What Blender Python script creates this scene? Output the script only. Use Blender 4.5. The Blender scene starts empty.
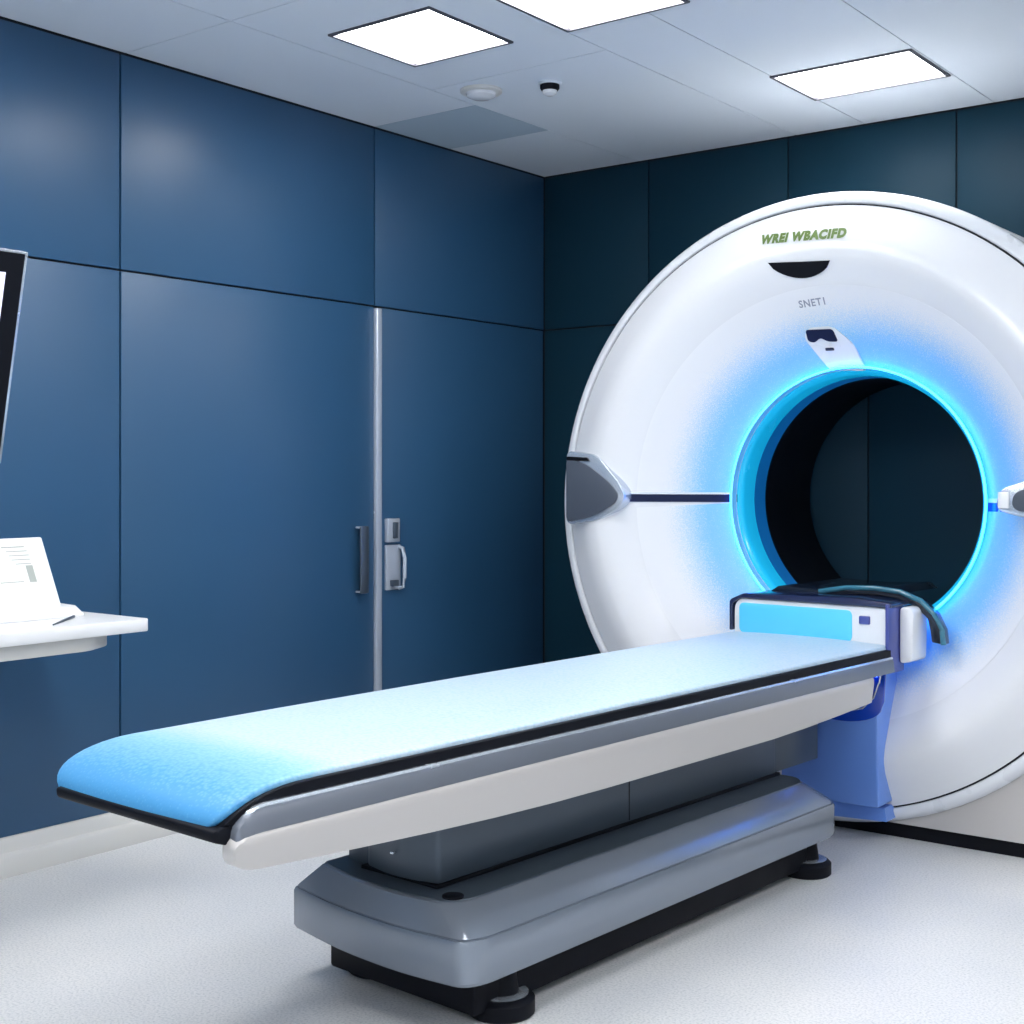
import bpy, bmesh, math, random
from mathutils import Vector, Matrix
random.seed(7)
PI = math.pi
col = bpy.context.scene.collection
ORG = {}

# ------------------------------------------------------------------ materials
def mat(name, color, rough=0.5, metal=0.0, emit=None, estr=0.0, var=0.06, scale=9.0, bump=0.0, bscale=200.0, coat=0.0, spec=None):
    m = bpy.data.materials.new(name); m.use_nodes = True
    nt = m.node_tree; b = nt.nodes['Principled BSDF']
    b.inputs['Base Color'].default_value = (*color, 1)
    b.inputs['Metallic'].default_value = metal
    if spec is not None: b.inputs['Specular IOR Level'].default_value = spec
    if coat: b.inputs['Coat Weight'].default_value = coat; b.inputs['Coat Roughness'].default_value = 0.12
    tc = nt.nodes.new('ShaderNodeTexCoord')
    n = nt.nodes.new('ShaderNodeTexNoise'); n.inputs['Scale'].default_value = scale; n.inputs['Detail'].default_value = 3
    nt.links.new(tc.outputs['Object'], n.inputs['Vector'])
    mr = nt.nodes.new('ShaderNodeMapRange')
    mr.inputs['To Min'].default_value = max(0.02, rough - var); mr.inputs['To Max'].default_value = min(1, rough + var)
    nt.links.new(n.outputs['Fac'], mr.inputs['Value']); nt.links.new(mr.outputs['Result'], b.inputs['Roughness'])
    if bump:
        n2 = nt.nodes.new('ShaderNodeTexNoise'); n2.inputs['Scale'].default_value = bscale; n2.inputs['Detail'].default_value = 2
        nt.links.new(tc.outputs['Object'], n2.inputs['Vector'])
        bp = nt.nodes.new('ShaderNodeBump'); bp.inputs['Strength'].default_value = bump; bp.inputs['Distance'].default_value = 0.002
        nt.links.new(n2.outputs['Fac'], bp.inputs['Height']); nt.links.new(bp.outputs['Normal'], b.inputs['Normal'])
    if emit:
        b.inputs['Emission Color'].default_value = (*emit, 1); b.inputs['Emission Strength'].default_value = estr
    return m

M = {}
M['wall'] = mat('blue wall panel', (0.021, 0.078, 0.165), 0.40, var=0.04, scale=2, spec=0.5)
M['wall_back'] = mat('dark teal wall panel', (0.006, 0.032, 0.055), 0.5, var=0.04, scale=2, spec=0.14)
M['gap'] = mat('dark gap', (0.004, 0.008, 0.015), 0.7)
M['ceil'] = mat('ceiling tile', (0.68, 0.735, 0.80), 0.75, scale=3, bump=0.1)
M['ceil2'] = mat('grey ceiling tile', (0.42, 0.52, 0.61), 0.75, scale=3)
M['ceilgap'] = mat('ceiling joint', (0.10, 0.13, 0.17), 0.8)
M['light'] = mat('lamp diffuser', (0.9, 0.9, 0.9), 0.5, emit=(1.0, 0.985, 0.96), estr=16.0)
M['daylight'] = mat('bright frosted window glass', (0.8, 0.85, 0.9), 0.3, emit=(0.92, 0.96, 1.0), estr=0.4)  # emission of the added fill behind the camera
M['lframe'] = mat('lamp frame', (0.10, 0.10, 0.12), 0.4, metal=0.5)
M['plaster'] = mat('pale plaster', (0.80, 0.83, 0.86), 0.7)
M['base'] = mat('baseboard', (0.62, 0.62, 0.60), 0.3)
M['chrome'] = mat('brushed chrome', (0.66, 0.72, 0.80), 0.25, metal=0.75)
M['silver'] = mat('satin silver', (0.50, 0.56, 0.66), 0.25, metal=0.35, coat=0.5)
M['dchrome'] = mat('dark handle metal', (0.10, 0.13, 0.17), 0.35, metal=0.6)
M['white'] = mat('white enamel', (0.76, 0.78, 0.82), 0.25, var=0.03, coat=0.3)
M['rimwhite'] = mat('white rim enamel', (0.74, 0.77, 0.82), 0.28, var=0.03, coat=0.3)
M['fairing'] = mat('warm white fairing', (0.47, 0.455, 0.45), 0.3, var=0.03, coat=0.3)
M['grey'] = mat('grey metallic paint', (0.22, 0.255, 0.31), 0.22, metal=0.35, coat=0.3)
M['midgrey'] = mat('slate grey paint', (0.065, 0.088, 0.118), 0.35, metal=0.2)
M['wedge'] = mat('slate panel', (0.065, 0.08, 0.11), 0.45)
M['striplt'] = mat('grey inlay', (0.16, 0.18, 0.22), 0.35, metal=0.3)
M['black'] = mat('black rubber', (0.005, 0.006, 0.010), 0.5, spec=0.12)
M['navy'] = mat('navy gloss', (0.012, 0.02, 0.07), 0.2, coat=0.5)
M['navyline'] = mat('navy matte line', (0.006, 0.012, 0.05), 0.55, spec=0.2)
M['navyedge'] = mat('indigo trim', (0.05, 0.07, 0.30), 0.3, coat=0.4)
M['bluecowl'] = mat('blue cowl plastic', (0.14, 0.29, 0.76), 0.35, coat=0.3)
M['bluedeep'] = mat('deep blue gloss plastic', (0.005, 0.05, 0.45), 0.18, coat=0.6)
M['led'] = mat('blue LED ring', (0.1, 0.4, 0.9), 0.4, emit=(0.012, 0.22, 1.0), estr=11.0)
M['ledbar'] = mat('blue LED bar', (0.02, 0.15, 0.9), 0.4, emit=(0.05, 0.22, 1.0), estr=4.0)
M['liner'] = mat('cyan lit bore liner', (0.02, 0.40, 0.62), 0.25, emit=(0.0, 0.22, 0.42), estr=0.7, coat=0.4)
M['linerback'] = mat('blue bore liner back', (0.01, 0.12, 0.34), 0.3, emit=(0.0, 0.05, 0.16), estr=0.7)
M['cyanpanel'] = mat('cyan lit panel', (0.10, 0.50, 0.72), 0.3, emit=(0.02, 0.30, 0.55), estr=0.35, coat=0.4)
M['teal'] = mat('teal glass rim', (0.03, 0.16, 0.24), 0.15, coat=0.6)
M['dark'] = mat('dark shell', (0.008, 0.014, 0.028), 0.25, coat=0.4)
M['green'] = mat('green lettering', (0.11, 0.18, 0.045), 0.5)
M['annulus'] = mat('frosted blue diffuser', (0.24, 0.60, 0.95), 0.35, emit=(0.02, 0.22, 0.55), estr=0.25, coat=0.2)
def glow_mat():
    # blue glow round the bore, painted as dots that shrink towards the outer edge
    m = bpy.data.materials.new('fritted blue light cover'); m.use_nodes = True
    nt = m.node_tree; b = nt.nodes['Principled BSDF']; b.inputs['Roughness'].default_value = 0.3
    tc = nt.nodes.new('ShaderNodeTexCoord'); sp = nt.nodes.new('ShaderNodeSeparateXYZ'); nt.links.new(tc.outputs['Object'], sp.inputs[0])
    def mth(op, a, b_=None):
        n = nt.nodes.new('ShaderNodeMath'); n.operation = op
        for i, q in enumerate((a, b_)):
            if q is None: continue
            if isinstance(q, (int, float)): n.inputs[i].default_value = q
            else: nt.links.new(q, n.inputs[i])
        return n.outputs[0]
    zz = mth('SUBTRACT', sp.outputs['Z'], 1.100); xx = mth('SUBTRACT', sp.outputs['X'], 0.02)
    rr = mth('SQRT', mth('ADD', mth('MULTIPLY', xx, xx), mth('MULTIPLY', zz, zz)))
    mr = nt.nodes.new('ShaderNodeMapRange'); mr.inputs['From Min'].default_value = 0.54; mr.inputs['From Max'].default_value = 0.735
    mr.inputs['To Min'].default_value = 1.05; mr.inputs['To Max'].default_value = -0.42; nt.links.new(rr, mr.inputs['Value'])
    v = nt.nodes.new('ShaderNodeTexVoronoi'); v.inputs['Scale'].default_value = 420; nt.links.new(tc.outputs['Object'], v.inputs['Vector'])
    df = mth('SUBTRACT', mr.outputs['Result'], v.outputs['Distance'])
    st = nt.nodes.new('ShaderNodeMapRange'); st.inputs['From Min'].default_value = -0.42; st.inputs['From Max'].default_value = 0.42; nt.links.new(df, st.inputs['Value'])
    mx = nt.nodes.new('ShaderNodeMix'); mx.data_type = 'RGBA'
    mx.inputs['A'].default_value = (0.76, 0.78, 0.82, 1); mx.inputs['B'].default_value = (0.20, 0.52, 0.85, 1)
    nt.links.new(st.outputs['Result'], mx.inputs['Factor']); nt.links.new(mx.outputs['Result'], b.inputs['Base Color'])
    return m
M['frit'] = glow_mat()
M['greytext'] = mat('grey lettering', (0.25, 0.28, 0.35), 0.5)
M['screen'] = mat('lit monitor screen', (0.5, 0.5, 0.6), 0.2, emit=(0.62, 0.64, 0.82), estr=1.0)
M['desk'] = mat('white desk laminate', (0.80, 0.81, 0.83), 0.3)
M['paper'] = mat('paper', (0.72, 0.74, 0.72), 0.8)
M['ink'] = mat('faint print', (0.34, 0.37, 0.35), 0.8)
M['seal'] = mat('seam line grey', (0.22, 0.25, 0.30), 0.5)

def floor_mat():
    m = bpy.data.materials.new('speckled epoxy floor'); m.use_nodes = True
    nt = m.node_tree; b = nt.nodes['Principled BSDF']
    tc = nt.nodes.new('ShaderNodeTexCoord')
    v = nt.nodes.new('ShaderNodeTexNoise'); v.inputs['Scale'].default_value = 160; v.inputs['Detail'].default_value = 4
    w = nt.nodes.new('ShaderNodeTexNoise'); w.inputs['Scale'].default_value = 2.2; w.inputs['Detail'].default_value = 2
    for n in (v, w): nt.links.new(tc.outputs['Object'], n.inputs['Vector'])
    r = nt.nodes.new('ShaderNodeValToRGB')
    r.color_ramp.elements[0].position = 0.30; r.color_ramp.elements[0].color = (0.52, 0.54, 0.56, 1)
    r.color_ramp.elements[1].position = 0.56; r.color_ramp.elements[1].color = (0.74, 0.74, 0.74, 1)
    nt.links.new(v.outputs['Fac'], r.inputs['Fac'])
    r2 = nt.nodes.new('ShaderNodeValToRGB')
    r2.color_ramp.elements[0].position = 0.3; r2.color_ramp.elements[0].color = (0.90, 0.92, 0.95, 1)
    r2.color_ramp.elements[1].position = 0.7; r2.color_ramp.elements[1].color = (1, 1, 1, 1)
    nt.links.new(w.outputs['Fac'], r2.inputs['Fac'])
    mx = nt.nodes.new('ShaderNodeMix'); mx.data_type = 'RGBA'; mx.blend_type = 'MULTIPLY'; mx.inputs['Factor'].default_value = 1
    nt.links.new(r.outputs['Color'], mx.inputs['A']); nt.links.new(r2.outputs['Color'], mx.inputs['B'])
    nt.links.new(mx.outputs['Result'], b.inputs['Base Color'])
    mr = nt.nodes.new('ShaderNodeMapRange'); mr.inputs['To Min'].default_value = 0.22; mr.inputs['To Max'].default_value = 0.42
    nt.links.new(v.outputs['Fac'], mr.inputs['Value']); nt.links.new(mr.outputs['Result'], b.inputs['Roughness'])
    bp = nt.nodes.new('ShaderNodeBump'); bp.inputs['Strength'].default_value = 0.12; bp.inputs['Distance'].default_value = 0.001
    nt.links.new(v.outputs['Fac'], bp.inputs['Height']); nt.links.new(bp.outputs['Normal'], b.inputs['Normal'])
    return m
M['floor'] = floor_mat()

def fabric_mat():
    # woven mattress cover: light difference between bright top and dim foot put into colour
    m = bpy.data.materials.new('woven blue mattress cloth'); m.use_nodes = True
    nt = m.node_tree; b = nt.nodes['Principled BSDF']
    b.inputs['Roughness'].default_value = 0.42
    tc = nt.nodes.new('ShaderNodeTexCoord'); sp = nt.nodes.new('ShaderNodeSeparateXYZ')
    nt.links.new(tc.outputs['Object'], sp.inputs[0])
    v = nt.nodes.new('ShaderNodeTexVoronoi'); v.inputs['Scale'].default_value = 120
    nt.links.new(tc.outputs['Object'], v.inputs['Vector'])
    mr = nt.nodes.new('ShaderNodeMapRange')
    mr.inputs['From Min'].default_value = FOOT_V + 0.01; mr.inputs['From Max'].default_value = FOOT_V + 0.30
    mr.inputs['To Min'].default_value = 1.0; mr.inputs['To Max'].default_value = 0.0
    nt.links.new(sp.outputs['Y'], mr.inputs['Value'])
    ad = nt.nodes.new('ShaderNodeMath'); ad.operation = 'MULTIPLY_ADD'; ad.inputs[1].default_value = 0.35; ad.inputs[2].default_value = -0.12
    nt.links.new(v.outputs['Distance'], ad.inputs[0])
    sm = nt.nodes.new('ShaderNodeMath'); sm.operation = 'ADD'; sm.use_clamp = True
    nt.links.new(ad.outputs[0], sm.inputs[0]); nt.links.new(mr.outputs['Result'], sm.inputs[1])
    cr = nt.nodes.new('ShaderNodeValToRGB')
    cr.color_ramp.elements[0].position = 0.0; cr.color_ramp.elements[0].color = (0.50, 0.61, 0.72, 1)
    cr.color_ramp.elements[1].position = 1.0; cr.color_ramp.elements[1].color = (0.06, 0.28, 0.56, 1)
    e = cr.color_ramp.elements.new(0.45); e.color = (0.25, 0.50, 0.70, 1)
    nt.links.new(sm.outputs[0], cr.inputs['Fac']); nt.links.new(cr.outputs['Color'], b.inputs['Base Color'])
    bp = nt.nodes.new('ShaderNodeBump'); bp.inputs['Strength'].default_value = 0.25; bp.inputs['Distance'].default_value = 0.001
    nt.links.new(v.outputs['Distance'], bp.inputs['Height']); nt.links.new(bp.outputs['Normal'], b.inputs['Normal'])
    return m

# ------------------------------------------------------------------ mesh helpers
def obj(name, verts, faces, m, parent=None, smooth=False, bevel=0, seg=2, angle=40):
    org = ORG.get(parent.name, Vector((0, 0, 0))) if parent else Vector((0, 0, 0))
    me = bpy.data.meshes.new(name)
    me.from_pydata([Vector(v) - org for v in verts], [], faces)
    bm = bmesh.new(); bm.from_mesh(me)
    bmesh.ops.remove_doubles(bm, verts=bm.verts, dist=1e-6)
    bmesh.ops.recalc_face_normals(bm, faces=bm.faces)
    if bevel:
        es = [e for e in bm.edges if len(e.link_faces) == 2 and e.calc_face_angle(0) > math.radians(30)]
        bmesh.ops.bevel(bm, geom=es, offset=bevel, segments=seg, profile=0.5, affect='EDGES', clamp_overlap=True)
    if smooth or bevel:
        for f in bm.faces: f.smooth = True
        for e in bm.edges:
            if len(e.link_faces) == 2 and e.calc_face_angle(0) > math.radians(angle): e.smooth = False
    bm.to_mesh(me); bm.free()
    mats = m if isinstance(m, list) else [m]
    for x in mats: me.materials.append(M[x] if isinstance(x, str) else x)
    o = bpy.data.objects.new(name, me); col.objects.link(o)
    if parent: o.parent = parent
    return o

def thing(name, label, cat, loc, group=None, rz=0, place=None, kind=None):
    o = bpy.data.objects.new(name, None); col.objects.link(o)
    o.empty_display_size = 0.1
    ORG[o.name] = Vector(loc)
    o.location = place if place is not None else loc
    o.rotation_euler = (0, 0, rz)
    if label: o['label'] = label; o['category'] = cat
    if group: o['group'] = group
    if kind: o['kind'] = kind
    return o

def boxdata(x0, x1, y0, y1, z0, z1, base=0):
    v = [(x, y, z) for x in (x0, x1) for y in (y0, y1) for z in (z0, z1)]
    f = [(0, 1, 3, 2), (4, 6, 7, 5), (0, 4, 5, 1), (2, 3, 7, 6), (0, 2, 6, 4), (1, 5, 7, 3)]
    return v, [tuple(i + base for i in q) for q in f]

def box(name, x0, x1, y0, y1, z0, z1, m, parent=None, bevel=0, seg=2):
    v, f = boxdata(x0, x1, y0, y1, z0, z1)
    return obj(name, v, f, m, parent, bevel=bevel, seg=seg)

def boxes(name, lst, m, parent=None, bevel=0):
    V, F = [], []
    for b in lst:
        v, f = boxdata(*b, base=len(V)); V += v; F += f
    return obj(name, V, F, m, parent, bevel=bevel)

def loft(name, secs, m, parent=None, closed=True, caps=True, smooth=True, bevel=0, angle=40, ring=False):
    n = len(secs[0]); V = [p for s in secs for p in s]; F = []
    last = len(secs) if ring else len(secs) - 1
    for i in range(last):
        for j in range(n if closed else n - 1):
            a, b = i * n + j, i * n + (j + 1) % n
            k = ((i + 1) % len(secs)) * n
            F.append((a, b, k + (j + 1) % n, k + j))
    if caps and not ring:
        F.append(tuple(range(n))); F.append(tuple((len(secs) - 1) * n + j for j in range(n)))
    return obj(name, V, F, m, parent, smooth=smooth, bevel=bevel, angle=angle)

def prism(name, pts, axis, lo, hi, m, parent=None, bevel=0, seg=2):
    def P(a, b, c):
        return {'x': (c, a, b), 'y': (a, c, b), 'z': (a, b, c)}[axis]
    n = len(pts)
    V = [P(a, b, lo) for a, b in pts] + [P(a, b, hi) for a, b in pts]
    F = [tuple(range(n)), tuple(range(n, 2 * n))] + [(i, (i + 1) % n, n + (i + 1) % n, n + i) for i in range(n)]
    return obj(name, V, F, m, parent, bevel=bevel, seg=seg)

def tube(name, pts, r, m, parent=None, n=10, taper=None):
    secs = []
    pts = [Vector(p) for p in pts]
    for i, p in enumerate(pts):
        d = (pts[min(i + 1, len(pts) - 1)] - pts[max(i - 1, 0)]).normalized()
        up = Vector((0, 0, 1)) if abs(d.z) < 0.9 else Vector((0, 1, 0))
        a = d.cross(up).normalized(); b = d.cross(a).normalized()
        rr = taper[i] if taper else r
        secs.append([p + (a * math.cos(t) + b * math.sin(t)) * rr for t in [2 * PI * k / n for k in range(n)]])
    return loft(name, secs, m, parent)

def cyl(name, x, y, z0, z1, r, m, parent=None, n=32, prof=None):
    prof = prof or [(r * 0.96, z0), (r, z0 + (z1 - z0) * 0.1), (r, z1 - (z1 - z0) * 0.1), (r * 0.96, z1)]
    secs = [[(x + rr * math.cos(2 * PI * k / n), y + rr * math.sin(2 * PI * k / n), zz) for k in range(n)] for rr, zz in prof]
    return loft(name, secs, m, parent)

def roundpoly(pts, rad, n=5):
    """round the corners of a 2-D polygon; rad one number or one per corner"""
    out = []; N = len(pts)
    for i in range(N):
        r = rad[i] if isinstance(rad, (list, tuple)) else rad
        p = Vector(pts[i]); a = (Vector(pts[i - 1]) - p); b = (Vector(pts[(i + 1) % N]) - p)
        r2 = min(r, a.length * 0.48, b.length * 0.48)
        if r2 < 1e-5: out.append(tuple(p)); continue
        A = p + a.normalized() * r2; B = p + b.normalized() * r2
        for k in range(n + 1):
            t = k / n; q = A * (1 - t) ** 2 + p * 2 * t * (1 - t) + B * t * t
            out.append((q.x, q.y))
    return out

# ------------------------------------------------------------------ room
XL, XR, YB, YN, H = -3.65, 2.1, 5.0, -2.0, 2.56
def struct(o): o['kind'] = 'structure'; return o
struct(box('floor', XL - 0.1, XR + 0.1, YN - 0.1, YB + 0.1, -0.1, 0, 'floor'))

# left wall: a dark core with separate bevelled panels, one mesh; the doors stand in it
g = 0.0035
V, F = [], []
def addbox(*b):
    v, f = boxdata(*b, base=len(V)); V.extend(v); F.extend(f)
core = box('wall_left', XL - 0.16, XL - 0.012, YN - 0.1, YB + 0.1, 0, H + 0.05, 'gap'); struct(core)
def panels(name, rects, plane, m, parent):
    """rects (a0,a1,z0,z1) on the plane 'x' or 'y'"""
    lst = []
    for a0, a1, z0, z1 in rects:
        if plane == 'x': lst.append((XL - 0.02, XL, a0 + g, a1 - g, z0 + g, z1 - g))
        else: lst.append((a0 + g, a1 - g, YB, YB + 0.02, z0 + g, z1 - g))
    return boxes(name, lst, m, parent, bevel=0.0015)
ZS = 1.855
yl = [YN, -1.2, 0.1, 1.42, 2.68, 3.87, YB - 0.001]
rl = [(yl[i], yl[i + 1], ZS, H - 0.004) for i in range(6)] + [(yl[i], yl[i + 1], 0.0, ZS) for i in range(4)]
panels('wall_panels', rl, 'x', 'wall', core)
# double door in the two lower bays
d1 = box('door_1', XL - 0.02, XL, 2.68 + g, 3.865, 0.012, ZS - g, 'wall', bevel=0.0015); struct(d1)
h = boxes('door_handle', [(XL, XL + 0.035, 3.762, 3.795, 0.985, 0.993), (XL, XL + 0.035, 3.762, 3.795, 0.737, 0.745)], 'silver', d1, bevel=0.002)
box('handle_grip', XL + 0.028, XL + 0.040, 3.755, 3.800, 0.735, 0.995, 'dchrome', d1, bevel=0.006)
box('edge_strip', XL - 0.012, XL + 0.014, 3.868, 3.90, 0.012, ZS - 0.006, 'silver', d1, bevel=0.005)
d2 = box('door_2', XL - 0.02, XL, 3.905, YB - 0.01, 0.012, ZS - g, 'wall', bevel=0.0015); struct(d2)
box('lock_case', XL, XL + 0.022, 3.925, 3.995, 0.925, 1.02, 'silver', d2, bevel=0.004)
box('lock_cylinder', XL + 0.022, XL + 0.034, 3.950, 3.972, 0.94, 1.005, 'dchrome', d2, bevel=0.003)
box('handle_plate', XL, XL + 0.012, 3.925, 4.01, 0.735, 0.915, 'silver', d2, bevel=0.003)
tube('door_handle', [(XL + 0.01, 4.0, 0.905), (XL + 0.028, 4.004, 0.90), (XL + 0.034, 4.008, 0.86), (XL + 0.034, 4.008, 0.78), (XL + 0.028, 4.004, 0.745), (XL + 0.01, 4.0, 0.74)], 0.008, 'silver', d2)
box('thumb_turn', XL + 0.012, XL + 0.03, 3.945, 3.98, 0.75, 0.775, 'dchrome', d2, bevel=0.003)

# baseboard of the left wall: stepped and rounded
bb = [(XL, 0), (XL + 0.034, 0), (XL + 0.034, 0.058), (XL + 0.030, 0.066), (XL + 0.020, 0.070), (XL + 0.016, 0.10), (XL + 0.010, 0.112), (XL, 0.114)]
prof = [(a, b) for a, b in bb]
struct(prism('baseboard_left', [(a, b) for a, b in prof], 'y', YN, 3.25, 'base', bevel=0.002))

cb = box('wall_back', XL - 0.1, XR + 0.1, YB + 0.012, YB + 0.15, 0, H + 0.05, 'gap'); struct(cb)
xb = [XL, -3.09, -2.43, -1.745, -1.06, -0.38, 0.30, 0.98, 1.66, XR]
xl = [XL, -3.09, -2.09, -1.06, -0.38, 0.30, 0.98, XR]
rb = [(xb[i], xb[i + 1], ZS, H - 0.004) for i in range(9)] + [(xl[i], xl[i + 1], 0.0, ZS) for i in range(7)]

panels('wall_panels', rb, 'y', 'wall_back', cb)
struct(box('wall_right', XR, XR + 0.1, YN - 0.1, YB + 0.1, 0, H + 0.05, 'plaster'))
struct(box('wall_front', XL - 0.1, XR + 0.1, YN - 0.1, YN, 0, H + 0.05, 'plaster'))

wn = box('window_1', -2.6, 1.0, YN, YN + 0.02, 0.95, 2.15, 'base'); struct(wn)  # unseen glowing panel added behind the camera to fill the room with light
boxes('window_frame', [(-2.66, -2.60, YN, YN + 0.04, 0.89, 2.21), (1.0, 1.06, YN, YN + 0.04, 0.89, 2.21), (-2.60, 1.0, YN, YN + 0.04, 0.89, 0.95), (-2.60, 1.0, YN, YN + 0.04, 2.15, 2.21), (-0.82, -0.78, YN, YN + 0.04, 0.95, 2.15)], 'base', wn, bevel=0.003)
box('pane', -2.6, 1.0, YN + 0.02, YN + 0.026, 0.95, 2.15, 'daylight', wn)
# ceiling: solid slab, tiles hung 12 mm below it, with openings for the lamps
lamps = [(-2.995, -2.580, 2.965, 3.370), (-2.385, -1.955, 3.015, 3.39), (-2.11, -1.612, 4.2, 4.562),
         (-3.05, -2.45, 1.35, 1.95), (-1.70, -1.10, 1.35, 1.95), (-0.3, 0.3, 1.35, 1.95), (-3.05, -2.45, -0.9, -0.3), (-1.5, -0.9, -0.9, -0.3), (0.3, 0.9, 3.3, 3.9), (0.9, 1.5, -0.9, -0.3)]  # lamps on this line are unseen, added to brighten the room
ceil = box('ceiling', XL - 0.1, XR + 0.1, YN - 0.1, YB + 0.1, H + 0.045, H + 0.15, 'ceilgap'); struct(ceil)
cols = [(XL, -3.14, [YN, -1.0, 0.1, 1.0, 1.85, 2.70, 3.87, 4.33, YB]), (-3.14, -2.395, [YN, -1.1, 0.3, 1.35, 2.70, 3.62, YB]),
        (-2.395, -1.605, [YN, -0.6, 0.6, 1.8, 3.39, YB]), (-1.605, -0.8, [YN, -0.6, 0.6, 1.95, 3.2, YB]), (-0.8, 0.0, [YN, -0.6, 0.6, 1.95, 3.2, YB]),
        (0.0, 0.8, [YN, -0.6, 0.6, 1.95, 3.3, YB]), (0.8, XR, [YN, -0.9, 0.6, 1.95, 3.2, YB])]
tiles = []
for x0, x1, ys in cols:
    for i in range(len(ys) - 1):
        r = (x0, x1, ys[i], ys[i + 1])
        if x0 == -2.395 and ys[i] == 3.39:
            tiles.append((x0, -2.105, 3.39, YB, 0)); tiles.append((-2.105, x1, 3.39, YB, 0))
        else:
            tiles.append((*r, 1 if (x0 == XL and ys[i] == 3.87) else 0))
def cut(rect, hole):
    a0, a1, b0, b1 = rect; h0, h1, k0, k1 = hole
    if h0 >= a1 or h1 <= a0 or k0 >= b1 or k1 <= b0: return [rect]
    out = []
    if h0 > a0: out.append((a0, h0, b0, b1))
    if h1 < a1: out.append((h1, a1, b0, b1))
    c0, c1 = max(a0, h0), min(a1, h1)
    if k0 > b0: out.append((c0, c1, b0, k0))
    if k1 < b1: out.append((c0, c1, k1, b1))
    return out
for mi, mname in ((0, 'ceil'), (1, 'ceil2')):
    lst = []
    for x0, x1, y0, y1, k in tiles:
        if k != mi: continue
        rs = [(x0 + 0.002, x1 - 0.002, y0 + 0.002, y1 - 0.002)]
        for L in lamps:
            rs = [q for r in rs for q in cut(r, L)]
        lst += [(a, b, c, d, H, H + 0.03) for a, b, c, d in rs]
    boxes('ceiling_tiles' if mi == 0 else 'access_tile', lst, mname, ceil)

lab = ['square white ceiling panel light left of the other two, nearest the blue left wall',
       'white ceiling panel light cut off by the top edge of the picture, middle of three',
       'rectangular white ceiling panel light above the scanner ring, nearest the back wall']
for i, (x0, x1, y0, y1) in enumerate(lamps):
    near = i > 2
    t = thing('ceiling_light', 'square white ceiling panel light over the near half of the room' if near else lab[i], 'ceiling light',
              ((x0 + x1) / 2, (y0 + y1) / 2, H), group='near ceiling lights' if near else 'ceiling panel lights')
    w = 0.011
    boxes('light_frame', [(x0, x0 + w, y0, y1, H - 0.006, H + 0.03), (x1 - w, x1, y0, y1, H - 0.006, H + 0.03),
                          (x0 + w, x1 - w, y0, y0 + w, H - 0.006, H + 0.03), (x0 + w, x1 - w, y1 - w, y1, H - 0.006, H + 0.03)], 'lframe', t)
    box('diffuser', x0 + w, x1 - w, y0 + w, y1 - w, H + 0.004, H + 0.02, 'light', t)

def disc_down(name, x, y, prof, m, parent, n=32):
    secs = [[(x + r * math.cos(2 * PI * k / n), y + r * math.sin(2 * PI * k / n), z) for k in range(n)] for r, z in prof]
    return loft(name, secs, m, parent)
sd = thing('smoke_detector', 'flat round off-white smoke detector on the ceiling left of the dark sprinkler', 'smoke detector', (-3.0, 3.73, H))
disc_down('detector_base', -3.0, 3.73, [(0.075, H), (0.075, H - 0.008), (0.070, H - 0.012)], 'base', sd)
disc_down('detector_cap', -3.0, 3.73, [(0.055, H - 0.010), (0.052, H - 0.022), (0.035, H - 0.030), (0.01, H - 0.032)], 'white', sd)
sp = thing('ceiling_camera', 'small dark dome with white tip hanging from the ceiling beside the smoke detector', 'ceiling camera', (-2.75, 3.80, H))
disc_down('mount_ring', -2.75, 3.80, [(0.042, H), (0.042, H - 0.006), (0.036, H - 0.010)], 'ceil', sp)
disc_down('dome', -2.75, 3.80, [(0.034, H - 0.008), (0.034, H - 0.022), (0.028, H - 0.030)], 'black', sp)
disc_down('tip', -2.75, 3.80, [(0.026, H - 0.030), (0.024, H - 0.040), (0.012, H - 0.047)], 'white', sp)

# ------------------------------------------------------------------ scanner gantry
GX, GZ = -1.905, 1.088
G = thing('ct_scanner', 'large white ring-shaped scanner with blue-lit round bore standing against the back wall', 'medical scanner', (GX, 4.5, 0))
# front face: radius -> depth
FACE = [(1.012, 4.246), (0.97, 4.222), (0.93, 4.199), (0.895, 4.180), (0.865, 4.172), (0.85, 4.172), (0.825, 4.179), (0.80, 4.191), (0.74, 4.226),
        (0.66, 4.273), (0.58, 4.319), (0.52, 4.351), (0.48, 4.370), (0.462, 4.378), (0.452, 4.385)]
def cxr(r):
    return GX + 0.022 - 0.075 * min(1, max(0, (r - 0.5) / 0.4))
def czr(r):
    return GZ + 0.016 - 0.016 * min(1, max(0, (r - 0.5) / 0.4))
def surf(x, z):
    r = math.hypot(x - GX, z - GZ)
    for _ in range(4): r = math.hypot(x - cxr(r), z - czr(r))
    if r >= FACE[0][0]: return FACE[0][1] + (r - FACE[0][0]) * 0.4
    for (r1, y1), (r0, y0) in zip(FACE, FACE[1:]):
        if r0 <= r <= r1: return y0 + (y1 - y0) * (r - r0) / (r1 - r0)
    return FACE[-1][1]
def lathe(name, prof, a0, a1, m, n=96, closedprof=False, parent=G, angle=35):
    full = abs(a1 - a0 - 2 * PI) < 1e-6
    cnt = n if full else n + 1
    secs = []
    for i in range(cnt):
        a = a0 + (a1 - a0) * i / n
        secs.append([(cxr(r) + r * math.cos(a), y, czr(r) + r * math.sin(a)) for r, y in prof])
    return loft(name, secs, m, parent, closed=closedprof, caps=closedprof and not full, ring=full, angle=angle)
back = [(0.452, 4.40), (0.60, 4.36), (0.80, 4.24), (1.0, 4.266)]
cover = FACE + back
s0 = 0.0
lathe('upper_cover', cover, 0.0, PI, 'white', closedprof=True)
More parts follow.
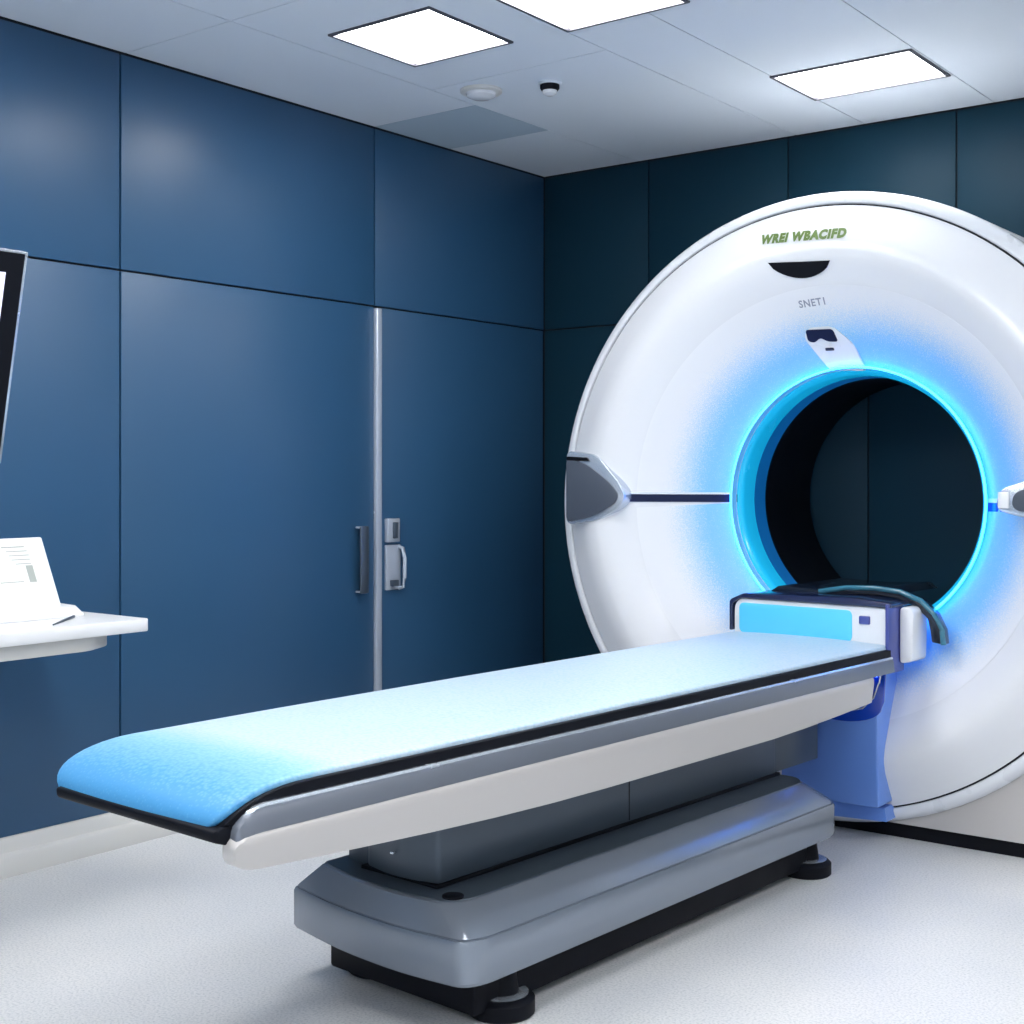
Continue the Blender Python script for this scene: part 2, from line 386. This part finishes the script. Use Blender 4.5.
lathe('lower_cover', cover, -PI, 0.0, 'white', closedprof=True)
rim = [(1.018, 4.27), (1.018, 4.252), (1.022, 4.247), (1.03, 4.246), (1.042, 4.250), (1.053, 4.258), (1.062, 4.272), (1.065, 4.295), (1.065, 4.92), (1.056, 4.955), (1.0, 4.97),
       (0.47, 4.97), (0.455, 4.78), (0.45, 4.60), (0.436, 4.575), (0.462, 4.57), (0.475, 4.60), (0.9, 4.60), (0.96, 4.4)]
lathe('rim_housing', rim, 0, 2 * PI, 'rimwhite', n=160, closedprof=True)
lathe('rim_groove', [(1.010, 4.264), (1.010, 4.250), (1.020, 4.256), (1.020, 4.268)], 0, 2 * PI, 'gap', n=160, closedprof=True)
lathe('bore_liner', [(0.452, 4.387), (0.446, 4.386), (0.436, 4.396), (0.432, 4.41), (0.432, 4.485), (0.440, 4.485), (0.445, 4.41), (0.452, 4.40)], 0, 2 * PI, 'liner', n=128, closedprof=True)
lathe('bore_sleeve', [(0.432, 4.486), (0.432, 4.572), (0.44, 4.58), (0.445, 4.486)], 0, 2 * PI, 'linerback', n=128, closedprof=True)
lathe('rear_sleeve', [(0.436, 4.574), (0.436, 4.965), (0.446, 4.965), (0.446, 4.574)], 0, 2 * PI, 'black', n=128, closedprof=True)  # black tube added to keep light off the wall behind the bore
lathe('led_ring', [(0.458 + 0.0045 * math.cos(t), 4.355 + 0.0045 * math.sin(t)) for t in [2 * PI * k / 8 for k in range(8)]], 0, 2 * PI, 'led', n=128, closedprof=True)

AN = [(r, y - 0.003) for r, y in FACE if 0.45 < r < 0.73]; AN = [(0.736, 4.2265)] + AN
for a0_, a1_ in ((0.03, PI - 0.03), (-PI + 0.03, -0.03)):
    lathe('light_diffuser', AN + [(0.455, 4.39), (0.736, 4.234)], a0_, a1_, 'frit', closedprof=True)  # carries the blue glow painted on the face
lathe('led_lip', [(0.4525, 4.386), (0.4525, 4.354), (0.4545, 4.352), (0.4545, 4.386)], 0, 2 * PI, 'annulus', n=128, closedprof=True)
# dark seam strips that divide upper and lower cover, following the face
def seam(xa, xb_, z0, z1, m, out=0.004, name='seam_strip', depth=0.03):
    secs = []
    n = 18
    for i in range(n + 1):
        x = xa + (xb_ - xa) * i / n; y = surf(x, (z0 + z1) / 2)
        secs.append([(x, y - out, z0), (x, y - out, z1), (x, y + depth, z1), (x, y + depth, z0)])
    return loft(name, secs, m, G, angle=30)
seam(GX - 0.80, GX - 0.44, 1.094, 1.122, 'navyline')
seam(GX - 0.80, GX - 0.44, 1.122, 1.129, 'chrome', 0.005, 'seam_trim')
seam(GX + 0.480, GX + 0.60, 1.076, 1.104, 'bluedeep')
box('liner_seam', GX - 0.445, GX - 0.428, 4.385, 4.50, 1.094, 1.122, 'navy', G)

# side panels, pointed, where the covers meet the rim
def side_panel(pts, inner, yf):
    o = prism('side_panel', roundpoly(pts, 0.03), 'y', yf, yf + 0.12, 'chrome', G, bevel=0.004)
    p = prism('panel_inset', roundpoly([(a, b) for a, b in inner], 0.03), 'y', yf - 0.007, yf + 0.01, 'wedge', G, bevel=0.003)
    loc = p.parent; p.parent = o
    return o
side_panel([(-2.938, 1.285), (-2.80, 1.268), (-2.70, 1.165), (-2.672, 1.115), (-2.70, 1.07), (-2.80, 1.022), (-2.938, 1.003)],
           [(-2.935, 1.258), (-2.84, 1.232), (-2.74, 1.165), (-2.700, 1.118), (-2.72, 1.085), (-2.81, 1.04), (-2.935, 1.012)], 4.166)
prism('panel_shadow_line', [(-2.93, 1.262), (-2.84, 1.258), (-2.83, 1.246), (-2.93, 1.248)], 'y', 4.1575, 4.17, 'black', G)  # thin black line along the top of the panel
side_panel([(-1.335, 1.085), (-1.325, 1.150), (-1.25, 1.175), (-1.05, 1.24), (-0.90, 1.26), (-0.865, 1.13), (-0.90, 1.0), (-1.1, 1.03), (-1.25, 1.065)],
           [(-1.285, 1.09), (-1.28, 1.14), (-1.05, 1.215), (-0.905, 1.235), (-0.885, 1.13), (-0.91, 1.02), (-1.1, 1.05)], 4.166)
box('panel_window', -1.325, -1.293, 4.158, 4.17, 1.092, 1.142, 'white', G, bevel=0.003)

# marks on the face
def decal(name, pts, m, out=0.003, cx=None, n=10, parent=G):
    """2-D outline (x,z) filled from its centre in rings and wrapped on the face"""
    cx = cx or (sum(p[0] for p in pts) / len(pts), sum(p[1] for p in pts) / len(pts))
    V = []; N = len(pts)
    for k in range(1, n + 1):
        for (x, z) in pts:
            a, b = cx[0] + (x - cx[0]) * k / n, cx[1] + (z - cx[1]) * k / n
            V.append((a, surf(a, b) - out, b))
    for (x, z) in pts: V.append((x, surf(x, z) + 0.004, z))
    V.append((cx[0], surf(*cx) - out, cx[1]))
    F = [(len(V) - 1, i, (i + 1) % N) for i in range(N)]
    for k in range(n):
        for i in range(N):
            F.append((k * N + i, k * N + (i + 1) % N, (k + 1) * N + (i + 1) % N, (k + 1) * N + i))
    return obj(name, V, F, m, parent, smooth=True, angle=50)
slot = [(-2.102 + 0.22 * t, 1.916 - 0.012 * t + 0.0) for t in (0, .25, .5, .75, 1)]
bot = [(-1.882 - 0.22 * t, 1.904 - 0.052 * math.sin(PI * t) ** 0.6 + 0.012 * t - 0.0) for t in [k / 14 for k in range(1, 14)]]
decal('display_slot', slot + bot, 'black', out=0.004)
def text_on_face(name, s, cx, cz, size, m, sx=1.0, shear=0.0, rot=0.0):
    cu = bpy.data.curves.new(name, 'FONT'); cu.body = s; cu.size = size; cu.align_x = 'CENTER'; cu.align_y = 'CENTER'
    cu.extrude = 0.0; cu.space_character = 1.14; cu.resolution_u = 3; cu.offset = 0.003 if 'green' in name else 0.0008
    t = bpy.data.objects.new('tmp', cu); col.objects.link(t)
    dg = bpy.context.evaluated_depsgraph_get(); dg.update()
    me = bpy.data.meshes.new_from_object(t.evaluated_get(dg))
    V = []
    for v in me.vertices:
        x = cx + v.co.x * sx; z = cz + v.co.y + v.co.x * rot
        V.append((x, surf(x, z) - 0.0035, z))
    F = [tuple(p.vertices) for p in me.polygons]
    bpy.data.objects.remove(t)
    org = ORG[G.name]
    m2 = bpy.data.meshes.new(name); m2.from_pydata([Vector(v) - org for v in V], [], F); m2.materials.append(M[m])
    o = bpy.data.objects.new(name, m2); col.objects.link(o); o.parent = G
    return o
text_on_face('green_lettering', 'WREI WBACIFD', -1.982, 1.995, 0.044, 'green', sx=0.90, rot=-0.03)
text_on_face('grey_lettering', 'SNET1', -1.977, 1.778, 0.032, 'greytext', sx=1.0, rot=0.06)
# control plate at the top of the bore
cp = [(-2.005, 1.700), (-1.925, 1.700), (-1.865, 1.640), (-1.835, 1.548), (-1.965, 1.556), (-2.035, 1.668)]
decal('control_plate', roundpoly(cp, 0.02), 'rimwhite', out=0.012)
decal('control_display', roundpoly([(-2.020, 1.692), (-1.925, 1.690), (-1.915, 1.648), (-1.950, 1.650), (-1.975, 1.664), (-2.0, 1.648), (-2.02, 1.655)], 0.01), 'navyline', out=0.016, cx=(-1.97, 1.677))
decal('control_button', roundpoly([(-1.965, 1.630), (-1.935, 1.630), (-1.935, 1.620), (-1.965, 1.620)], 0.004), 'navy', out=0.016)

# plinth below the ring, cut out round it
arc = [(GX + 1.01 * math.cos(a), GZ + 1.01 * math.sin(a)) for a in [math.radians(-25 - k * (155 - 50) / 30) for k in range(31)]]
pl = [(-0.86, 0.05), (-0.86, arc[0][1])] + arc + [(-2.72, arc[-1][1]), (-2.72, 0.05)]
prism('plinth', pl, 'y', 4.28, 4.95, 'fairing', G)
box('toe_kick', -2.70, -0.88, 4.30, 4.82, 0.0, 0.05, 'black', G)
# docking cowl in front of the lower ring
cw = roundpoly([(-2.03, 0.128), (-1.688, 0.128), (-1.698, 0.595), (-2.03, 0.595)], [0.01, 0.012, 0.01, 0.01])
prism('docking_cowl', cw, 'y', 4.125, 4.30, 'bluecowl', G, bevel=0.006)
sc = [(-1.95, 0.590), (-1.95, 0.46)] + [(-1.815 + 0.135 * math.cos(a) * 1.0, 0.45 - 0.055 * math.sin(a)) for a in [PI - PI * k / 14 for k in range(15)]] + [(-1.672, 0.47), (-1.664, 0.590)]
prism('cowl_recess', sc, 'y', 4.121, 4.13, 'bluedeep', G, bevel=0.002)
tube('recess_trim', [(-1.675, 4.117, 0.585), (-1.685, 4.117, 0.53), (-1.705, 4.117, 0.48), (-1.74, 4.117, 0.445), (-1.79, 4.117, 0.432), (-1.86, 4.117, 0.430)], 0.0035, 'chrome', G)
tube('led_bar', [(-1.93, 4.112, 0.555), (-1.69, 4.112, 0.555)], 0.006, 'ledbar', G)
prism('cowl_foot', [(-2.03, 0.06), (-1.685, 0.075), (-1.692, 0.118), (-2.03, 0.112)], 'y', 4.18, 4.28, 'bluecowl', G)

# ------------------------------------------------------------------ patient table (frame turned 3.5 degrees from the room)
RZ = math.radians(-3.5)
UC, VC = -2.203, 2.9
pc = Matrix.Rotation(RZ, 3, 'Z') @ Vector((UC, VC, 0))
FOOT_V = 1.415 - VC
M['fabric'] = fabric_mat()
T = thing('patient_table', 'long scanner table with pale blue mattress on a grey pedestal, reaching into the bore', 'patient table', (0, VC, 0), rz=RZ, place=pc)
# helpers in table frame: u across (right +), v along, w up
path = []
for k in range(13):
    a = PI - (PI / 2) * k / 12
    path.append((1.605 + 0.19 * math.cos(a), 0.583 + 0.070 * math.sin(a)))
path += [(1.7, 0.653), (2.0, 0.653), (2.6, 0.653), (3.2, 0.653), (3.7, 0.653), (4.0, 0.653)]
def path_loft(name, half, t0, t1, m, rr, crown=0.0, pth=path, fr=0.0):
    secs = []
    for i, (v, w) in enumerate(pth):
        a = Vector(pth[min(i + 1, len(pth) - 1)]) - Vector(pth[max(i - 1, 0)]); a.normalize()
        nrm = Vector((-a.y, a.x))
        hh = half - (fr * (1 - min(1, i / 6)) ** 2)
        hl = hh - 0.030 - 0.034 * (1 - min(1, max(0, v - 1.41) / 1.0)) ** 1.5
        cs = roundpoly([(-hl, t0), (hh, t0), (hh, t1), (-hl, t1)], rr, 5)
        # extra crown points across the top
        sec = []
        for (u, t) in cs:
            tt = t + (crown * (1 - (u / hh) ** 2) if t > (t0 + t1) / 2 else 0)
            sec.append((u, v + nrm.x * tt, w + nrm.y * tt))
        top = [(hh * 0.7 - (hh + hl) * 0.7 * k / 8) for k in range(9)]
        idx = len(cs) // 2 + 3 * 0
        # insert interior top points between corner 3 and corner 4
        ins = [(u, v + nrm.x * (t1 + crown * (1 - (u / hh) ** 2)), w + nrm.y * (t1 + crown * (1 - (u / hh) ** 2))) for u in top]
        sec = sec[:18] + ins + sec[18:]
        secs.append(sec)
    return loft(name, secs, m, T, angle=50)
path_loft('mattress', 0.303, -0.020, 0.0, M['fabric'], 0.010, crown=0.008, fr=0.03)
path_loft('mattress_tray', 0.313, -0.045, -0.012, 'black', 0.004, fr=0.02)
prism('end_bumper', roundpoly([(1.402, 0.586), (1.404, 0.566), (1.45, 0.550), (1.62, 0.530), (1.62, 0.60)], 0.008), 'x', -0.200, 0.306, 'black', T, bevel=0.006)
# side rails: chrome line, grey inlay, warm white fairing
for s in (-1, 1):
    def rail(name, prof, v0, m, r0=0.03, v1=3.99):
        secs = []
        ws = [p[1] for p in prof]; wm = (max(ws) + min(ws)) / 2
        if s < 0: v0 = 1.75
        st = [(v0, 0.0), (v0 + 0.003, 0.35), (v0 + 0.010, 0.62), (v0 + 0.022, 0.84), (v0 + 0.036, 0.95), (v0 + 0.055, 1.0)] + [(v0 + 0.1 + (v1 - v0 - 0.1) * k / 12, 1.0) for k in range(13)]
        for v, q in st:
            sec = []
            for (u, w) in prof:
                wl = w
                if w < 0.52:   # underside sweeps down from the foot end and up at the head
                    x = (v - 1.43) / (4.0 - 1.43)
                    wl = 0.512 - 0.040 * math.sin(min(1, x * 2.4) * PI / 2) + 0.034 * max(0, (x - 0.7) / 0.3) ** 1.5
                k = 0.25 + 0.75 * q
                wc = 0.545
                sec.append((s * (u - (0.03 if s < 0 else 0)) * (1 - 0.012 * (1 - q)), v, wc + (wl - wc) * k if True else wl))
            secs.append(sec)
        return loft(name, secs, m, T, angle=45)
    rail('side_fairing', [(0.300, 0.580), (0.330, 0.573), (0.334, 0.568), (0.334, 0.555), (0.326, 0.515), (0.318, 0.500), (0.305, 0.499), (0.300, 0.505)], 1.430, 'fairing', v1=3.84)
    rail('side_inlay', [(0.30, 0.613), (0.322, 0.613), (0.327, 0.608), (0.331, 0.573), (0.30, 0.572)], 1.438, 'striplt')
    rail('rail_trim', [(0.305, 0.619), (0.322, 0.620), (0.325, 0.616), (0.323, 0.612), (0.305, 0.612)], 1.446, 'chrome')
# underbody between the fairings
ub = [(1.60, 0.60), (1.60, 0.545), (1.9, 0.505), (2.3, 0.49), (3.6, 0.49), (3.76, 0.51), (3.80, 0.60)]
prism('underbody', ub, 'x', -0.27, 0.302, 'fairing', T, bevel=0.004)
# pedestal
pp = roundpoly([(-0.118, 2.15), (0.0, 2.125), (0.118, 2.15), (0.118, 3.62), (-0.118, 3.62)], [0.02, 0.08, 0.012, 0.005, 0.005])
prism('pedestal', pp, 'z', 0.286, 0.50, 'midgrey', T, bevel=0.003)
box('pedestal_rear', -0.105, 0.112, 3.622, 3.90, 0.286, 0.50, 'midgrey', T, bevel=0.003)
box('pedestal_gasket', -0.124, 0.124, 2.14, 3.64, 0.276, 0.287, 'black', T, bevel=0.002)
box('pedestal_seam', 0.112, 0.1188, 2.865, 2.869, 0.29, 0.49, 'gap', T)
prism('pedestal_fin', [(-0.20, 2.17), (-0.118, 2.16), (-0.118, 2.20), (-0.20, 2.25)], 'z', 0.28, 0.50, 'midgrey', T, bevel=0.003)
box('pedestal_screw', -0.005, 0.005, 2.118, 2.13, 0.338, 0.344, 'chrome', T, bevel=0.002)
# base with bevelled deck
def outline(inset, fi, n=9):
    u0, u1 = -0.305 + inset, 0.293 - inset; v0, v1 = 2.085 + fi, 3.725 - inset
    pts = [(u0, v0), (u0 + (u1 - u0) * 0.33, v0 - 0.036), (u0 + (u1 - u0) * 0.68, v0 - 0.044), (u1 - 0.02, v0 - 0.022), (u1, v0 + 0.03), (u1, v1 - 0.05), (u1 - 0.045, v1), (u0 + 0.03, v1), (u0, v1 - 0.04)]
    return roundpoly(pts, [0.012, 0.1, 0.1, 0.03, 0.03, 0.03, 0.03, 0.02, 0.02], 4)
secs = [[(x, y, z) for x, y in outline(i, f)] for i, f, z in
        ((0.02, 0.02, 0.112), (0.004, 0.004, 0.116), (0.0, 0.0, 0.124), (0.0, 0.0, 0.205), (0.003, 0.003, 0.212))]
loft('base_body', secs, 'grey', T, angle=32)
secs = [[(x, y, z) for x, y in outline(i, f)] for i, f, z in
        ((0.008, 0.008, 0.2105), (0.0065, 0.007, 0.216), (0.012, 0.010, 0.222), (0.070, 0.028, 0.272), (0.078, 0.036, 0.276), (0.14, 0.08, 0.2775))]
loft('base_deck', secs, 'grey', T, angle=32)
loft('deck_plate', [[(x, y, z) for x, y in outline(i, f)] for i, f, z in ((0.072, 0.034, 0.2745), (0.074, 0.036, 0.2775), (0.14, 0.08, 0.279))], 'midgrey', T, angle=32)  # dark layer that paints the table's shade onto the deck
cyl('deck_cap', 0.183, 2.128, 0.274, 0.2815, 0.024, 'black', T)
box('chassis', -0.235, 0.235, 2.14, 3.64, 0.022, 0.114, 'black', T, bevel=0.01)  # black block, partly standing in for the shadow gap under the base
for (u, v) in ((0.215, 2.25), (-0.18, 2.25), (0.215, 3.63), (-0.18, 3.63)):
    f = cyl('foot', u, v, 0.0, 0.05, 0.075, 'black', T, prof=[(0.072, 0.0), (0.076, 0.004), (0.076, 0.034), (0.068, 0.042), (0.04, 0.046), (0.03, 0.114)])
    c = cyl('foot_rim', u, v, 0.036, 0.044, 0.05, 'chrome', T, prof=[(0.060, 0.043), (0.062, 0.0455), (0.056, 0.0470), (0.04, 0.0475)])
    c.parent = f
# head end carriage
prism('head_carriage', roundpoly([(-0.262, 0.60), (0.300, 0.60), (0.300, 0.772), (-0.262, 0.772)], [0.01, 0.01, 0.02, 0.045]), 'y', 4.0, 4.145, 'white', T, bevel=0.008)
prism('glow_panel', roundpoly([(-0.240, 0.655), (0.180, 0.655), (0.180, 0.757), (-0.240, 0.757)], 0.02), 'y', 3.996, 4.01, 'cyanpanel', T, bevel=0.003)
box('carriage_button', 0.205, 0.243, 3.994, 4.01, 0.715, 0.742, 'navyedge', T, bevel=0.004)
prism('carriage_cover', roundpoly([(-0.266, 0.66), (-0.276, 0.66), (-0.276, 0.765), (-0.22, 0.790), (0.18, 0.798), (0.318, 0.786), (0.318, 0.773), (-0.235, 0.773), (-0.266, 0.75)], 0.012), 'y', 3.992, 4.155, 'navy', T, bevel=0.003)
box('carriage_trim', 0.3005, 0.312, 3.985, 4.10, 0.565, 0.785, 'navyedge', T, bevel=0.003)
box('end_inlay', 0.20, 0.318, 3.95, 3.995, 0.575, 0.612, 'striplt', T, bevel=0.003)
prism('side_cheek', roundpoly([(0.314, 0.590), (0.356, 0.600), (0.362, 0.755), (0.35, 0.772), (0.314, 0.772)], 0.014), 'y', 4.06, 4.17, 'white', T, bevel=0.006)
# dark cradle shell that arches over the carriage towards the bore
def arch(off, u_scale=1.0):
    p = [(0.02, 0.800), (0.12, 0.818), (0.22, 0.822), (0.31, 0.815), (0.38, 0.790), (0.425, 0.750), (0.45, 0.700), (0.455, 0.655)]
    return [(u * u_scale, w + off) for u, w in p]
outer = [(u + 0.0, w) for u, w in arch(0)]
inner = [(0.02, 0.782), (0.12, 0.797), (0.22, 0.801), (0.30, 0.793), (0.36, 0.770), (0.400, 0.735), (0.41, 0.695), (0.415, 0.66)]
prism('cradle_shell', [(u - 0.02, w) for u, w in outer + inner[::-1]], 'y', 4.12, 4.165, 'dark', T, bevel=0.003)
tube('cradle_rim', [(u - 0.02, 4.118, w) for u, w in arch(0.0)], 0.009, 'teal', T)
prism('cradle_board', [(-0.20, 0.790), (0.20, 0.790), (0.17, 0.812), (0.0, 0.802), (-0.17, 0.808)], 'y', 4.14, 4.62, 'dark', T, bevel=0.003)

# ------------------------------------------------------------------ workstation on the left
D = thing('wall_desk', 'white wall-mounted desk shelf on the blue wall at left', 'desk', (XL, 1.6, 0.8))
prism('desk_top', roundpoly([(XL, 0.95), (-3.05, 0.95), (-3.05, 2.335), (XL, 2.335)], [0, 0.02, 0.012, 0]), 'z', 0.765, 0.80, 'desk', D, bevel=0.003)
prism('under_shelf', roundpoly([(XL, 1.0), (-3.085, 1.0), (-3.075, 2.16), (-3.14, 2.27), (XL, 2.28)], [0, 0.02, 0.03, 0.03, 0]), 'z', 0.725, 0.765, 'base', D, bevel=0.004)
prism('bracket', [(XL, 0.725), (-3.2, 0.725), (XL, 0.55)], 'y', 1.30, 1.33, 'base', D)
C = thing('desk_console', 'white sloping desk console with a printed chart page, standing on the white desk', 'console', (-3.3, 1.8, 0.8))
# panel leaning back towards the wall
pan = [(-3.298, 0.828), (-3.395, 1.018), (-3.412, 1.016), (-3.345, 0.828)]
prism('console_panel', pan, 'y', 1.40, 2.226, 'desk', C, bevel=0.004)
prism('console_base', [(-3.36, 0.8), (-3.245, 0.8), (-3.245, 0.808), (-3.285, 0.828), (-3.36, 0.830)], 'y', 1.36, 2.262, 'desk', C, bevel=0.003)
a0 = Vector((-3.298, 0, 0.828)); a1 = Vector((-3.395, 0, 1.018)); dn = (a1 - a0); nn = Vector((dn.z, 0, -dn.x)).normalized()
def onpanel(y, t, off): return a0 + dn * t + nn * off + Vector((0, y, 0))
def pq(name, y0, y1, t0, t1, m, o0=0.0, o1=0.002, parent=C):
    V = [onpanel(y, t, o) for o in (o0, o1) for y, t in ((y0, t0), (y1, t0), (y1, t1), (y0, t1))]
    F = [(0, 1, 2, 3), (4, 5, 6, 7), (0, 1, 5, 4), (1, 2, 6, 5), (2, 3, 7, 6), (3, 0, 4, 7)]
    return obj(name, V, F, m, parent)
pg = pq('chart_page', 1.48, 2.175, 0.34, 0.90, 'paper', 0, 0.0015)
V, F = [], []
marks = [(2.09, 2.16, 0.86, 0.875), (2.10, 2.165, 0.80, 0.812), (2.105, 2.168, 0.74, 0.752), (2.11, 2.168, 0.68, 0.692), (2.12, 2.168, 0.62, 0.632), (2.148, 2.17, 0.36, 0.60), (2.0, 2.02, 0.70, 0.78),
         (1.985, 2.04, 0.64, 0.655), (2.02, 2.03, 0.50, 0.64), (1.97, 1.99, 0.82, 0.83), (2.035, 2.06, 0.46, 0.47), (2.06, 2.13, 0.37, 0.382), (1.6, 1.9, 0.80, 0.82), (1.6, 1.85, 0.72, 0.735), (1.6, 1.8, 0.6, 0.615)]
for y0, y1, t0, t1 in marks:
    b = len(V)
    V += [onpanel(y, t, 0.0022) for y, t in ((y0, t0), (y1, t0), (y1, t1), (y0, t1))]; F.append((b, b + 1, b + 2, b + 3))
pm = obj('chart_print', V, F, 'ink', C); pm.parent = pg
P = tube('stylus', [onpanel(1.915, 0.60, 0.008), onpanel(1.93, 0.45, 0.008), onpanel(1.965, 0.14, 0.006)], 0.005, 'dchrome', C, taper=[0.006, 0.005, 0.002])
pen = tube('pen', [(-3.09, 2.06, 0.804), (-3.19, 2.175, 0.804), (-3.225, 2.215, 0.804)], 0.004, 'dchrome', None, taper=[0.002, 0.004, 0.004])
pen['label'] = 'thin grey pen lying on the white desk in front of the console'; pen['category'] = 'pen'

Mo = thing('wall_monitor', 'black-framed monitor with silver edge tilted down from the left wall', 'monitor', (XL, 1.5, 1.5))
b0 = Vector((-3.017, 0, 1.222)); b1 = Vector((-2.90, 0, 1.732)); bd = b1 - b0; bn = Vector((bd.z, 0, -bd.x)).normalized()
def mp(y, t, o): return b0 + bd * t + bn * o + Vector((0, y, 0))
def slab(name, y0, y1, t0, t1, o0, o1, m, bevel=0.0, parent=Mo):
    V = [mp(y, t, o) for o in (o0, o1) for y, t in ((y0, t0), (y1, t0), (y1, t1), (y0, t1))]
    F = [(0, 1, 2, 3), (4, 5, 6, 7), (0, 1, 5, 4), (1, 2, 6, 5), (2, 3, 7, 6), (3, 0, 4, 7)]
    return obj(name, V, F, m, parent, bevel=bevel)
slab('monitor_case', 0.98, 1.867, 0, 1, -0.035, -0.002, 'chrome', 0.003)
slab('bezel', 0.99, 1.858, 0.012, 0.988, -0.004, 0.0, 'black')
slab('screen', 1.035, 1.812, 0.09, 0.895, -0.001, 0.0015, 'screen')
box('wall_bracket', XL, XL + 0.02, 1.30, 1.50, 1.38, 1.60, 'dchrome', Mo, bevel=0.003)
tube('arm', [(XL + 0.015, 1.4, 1.49), (-3.35, 1.4, 1.49), (-3.0, 1.4, 1.49)], 0.022, 'dchrome', Mo)

# ------------------------------------------------------------------ camera, world, view
cam = bpy.data.cameras.new('camera'); co = bpy.data.objects.new('camera', cam); col.objects.link(co)
co.location = (0, 0, 1.2); co.rotation_euler = (PI / 2, 0, math.radians(37.5))
cam.sensor_width = 36; cam.lens = 1347 / 1024 * 36; cam.shift_y = -(512 - 473) / 1024; cam.clip_start = 0.05
S = bpy.context.scene; S.camera = co
w = bpy.data.worlds.new('world'); S.world = w; w.use_nodes = True
w.node_tree.nodes['Background'].inputs['Color'].default_value = (0.5, 0.6, 0.7, 1)
w.node_tree.nodes['Background'].inputs['Strength'].default_value = 0.3
S.view_settings.view_transform = 'Standard'; S.view_settings.look = 'None'
S.view_settings.exposure = 0.46; S.view_settings.gamma = 1
S.cycles.max_bounces = 8; S.cycles.diffuse_bounces = 5; S.cycles.glossy_bounces = 4
S.cycles.use_denoising = True
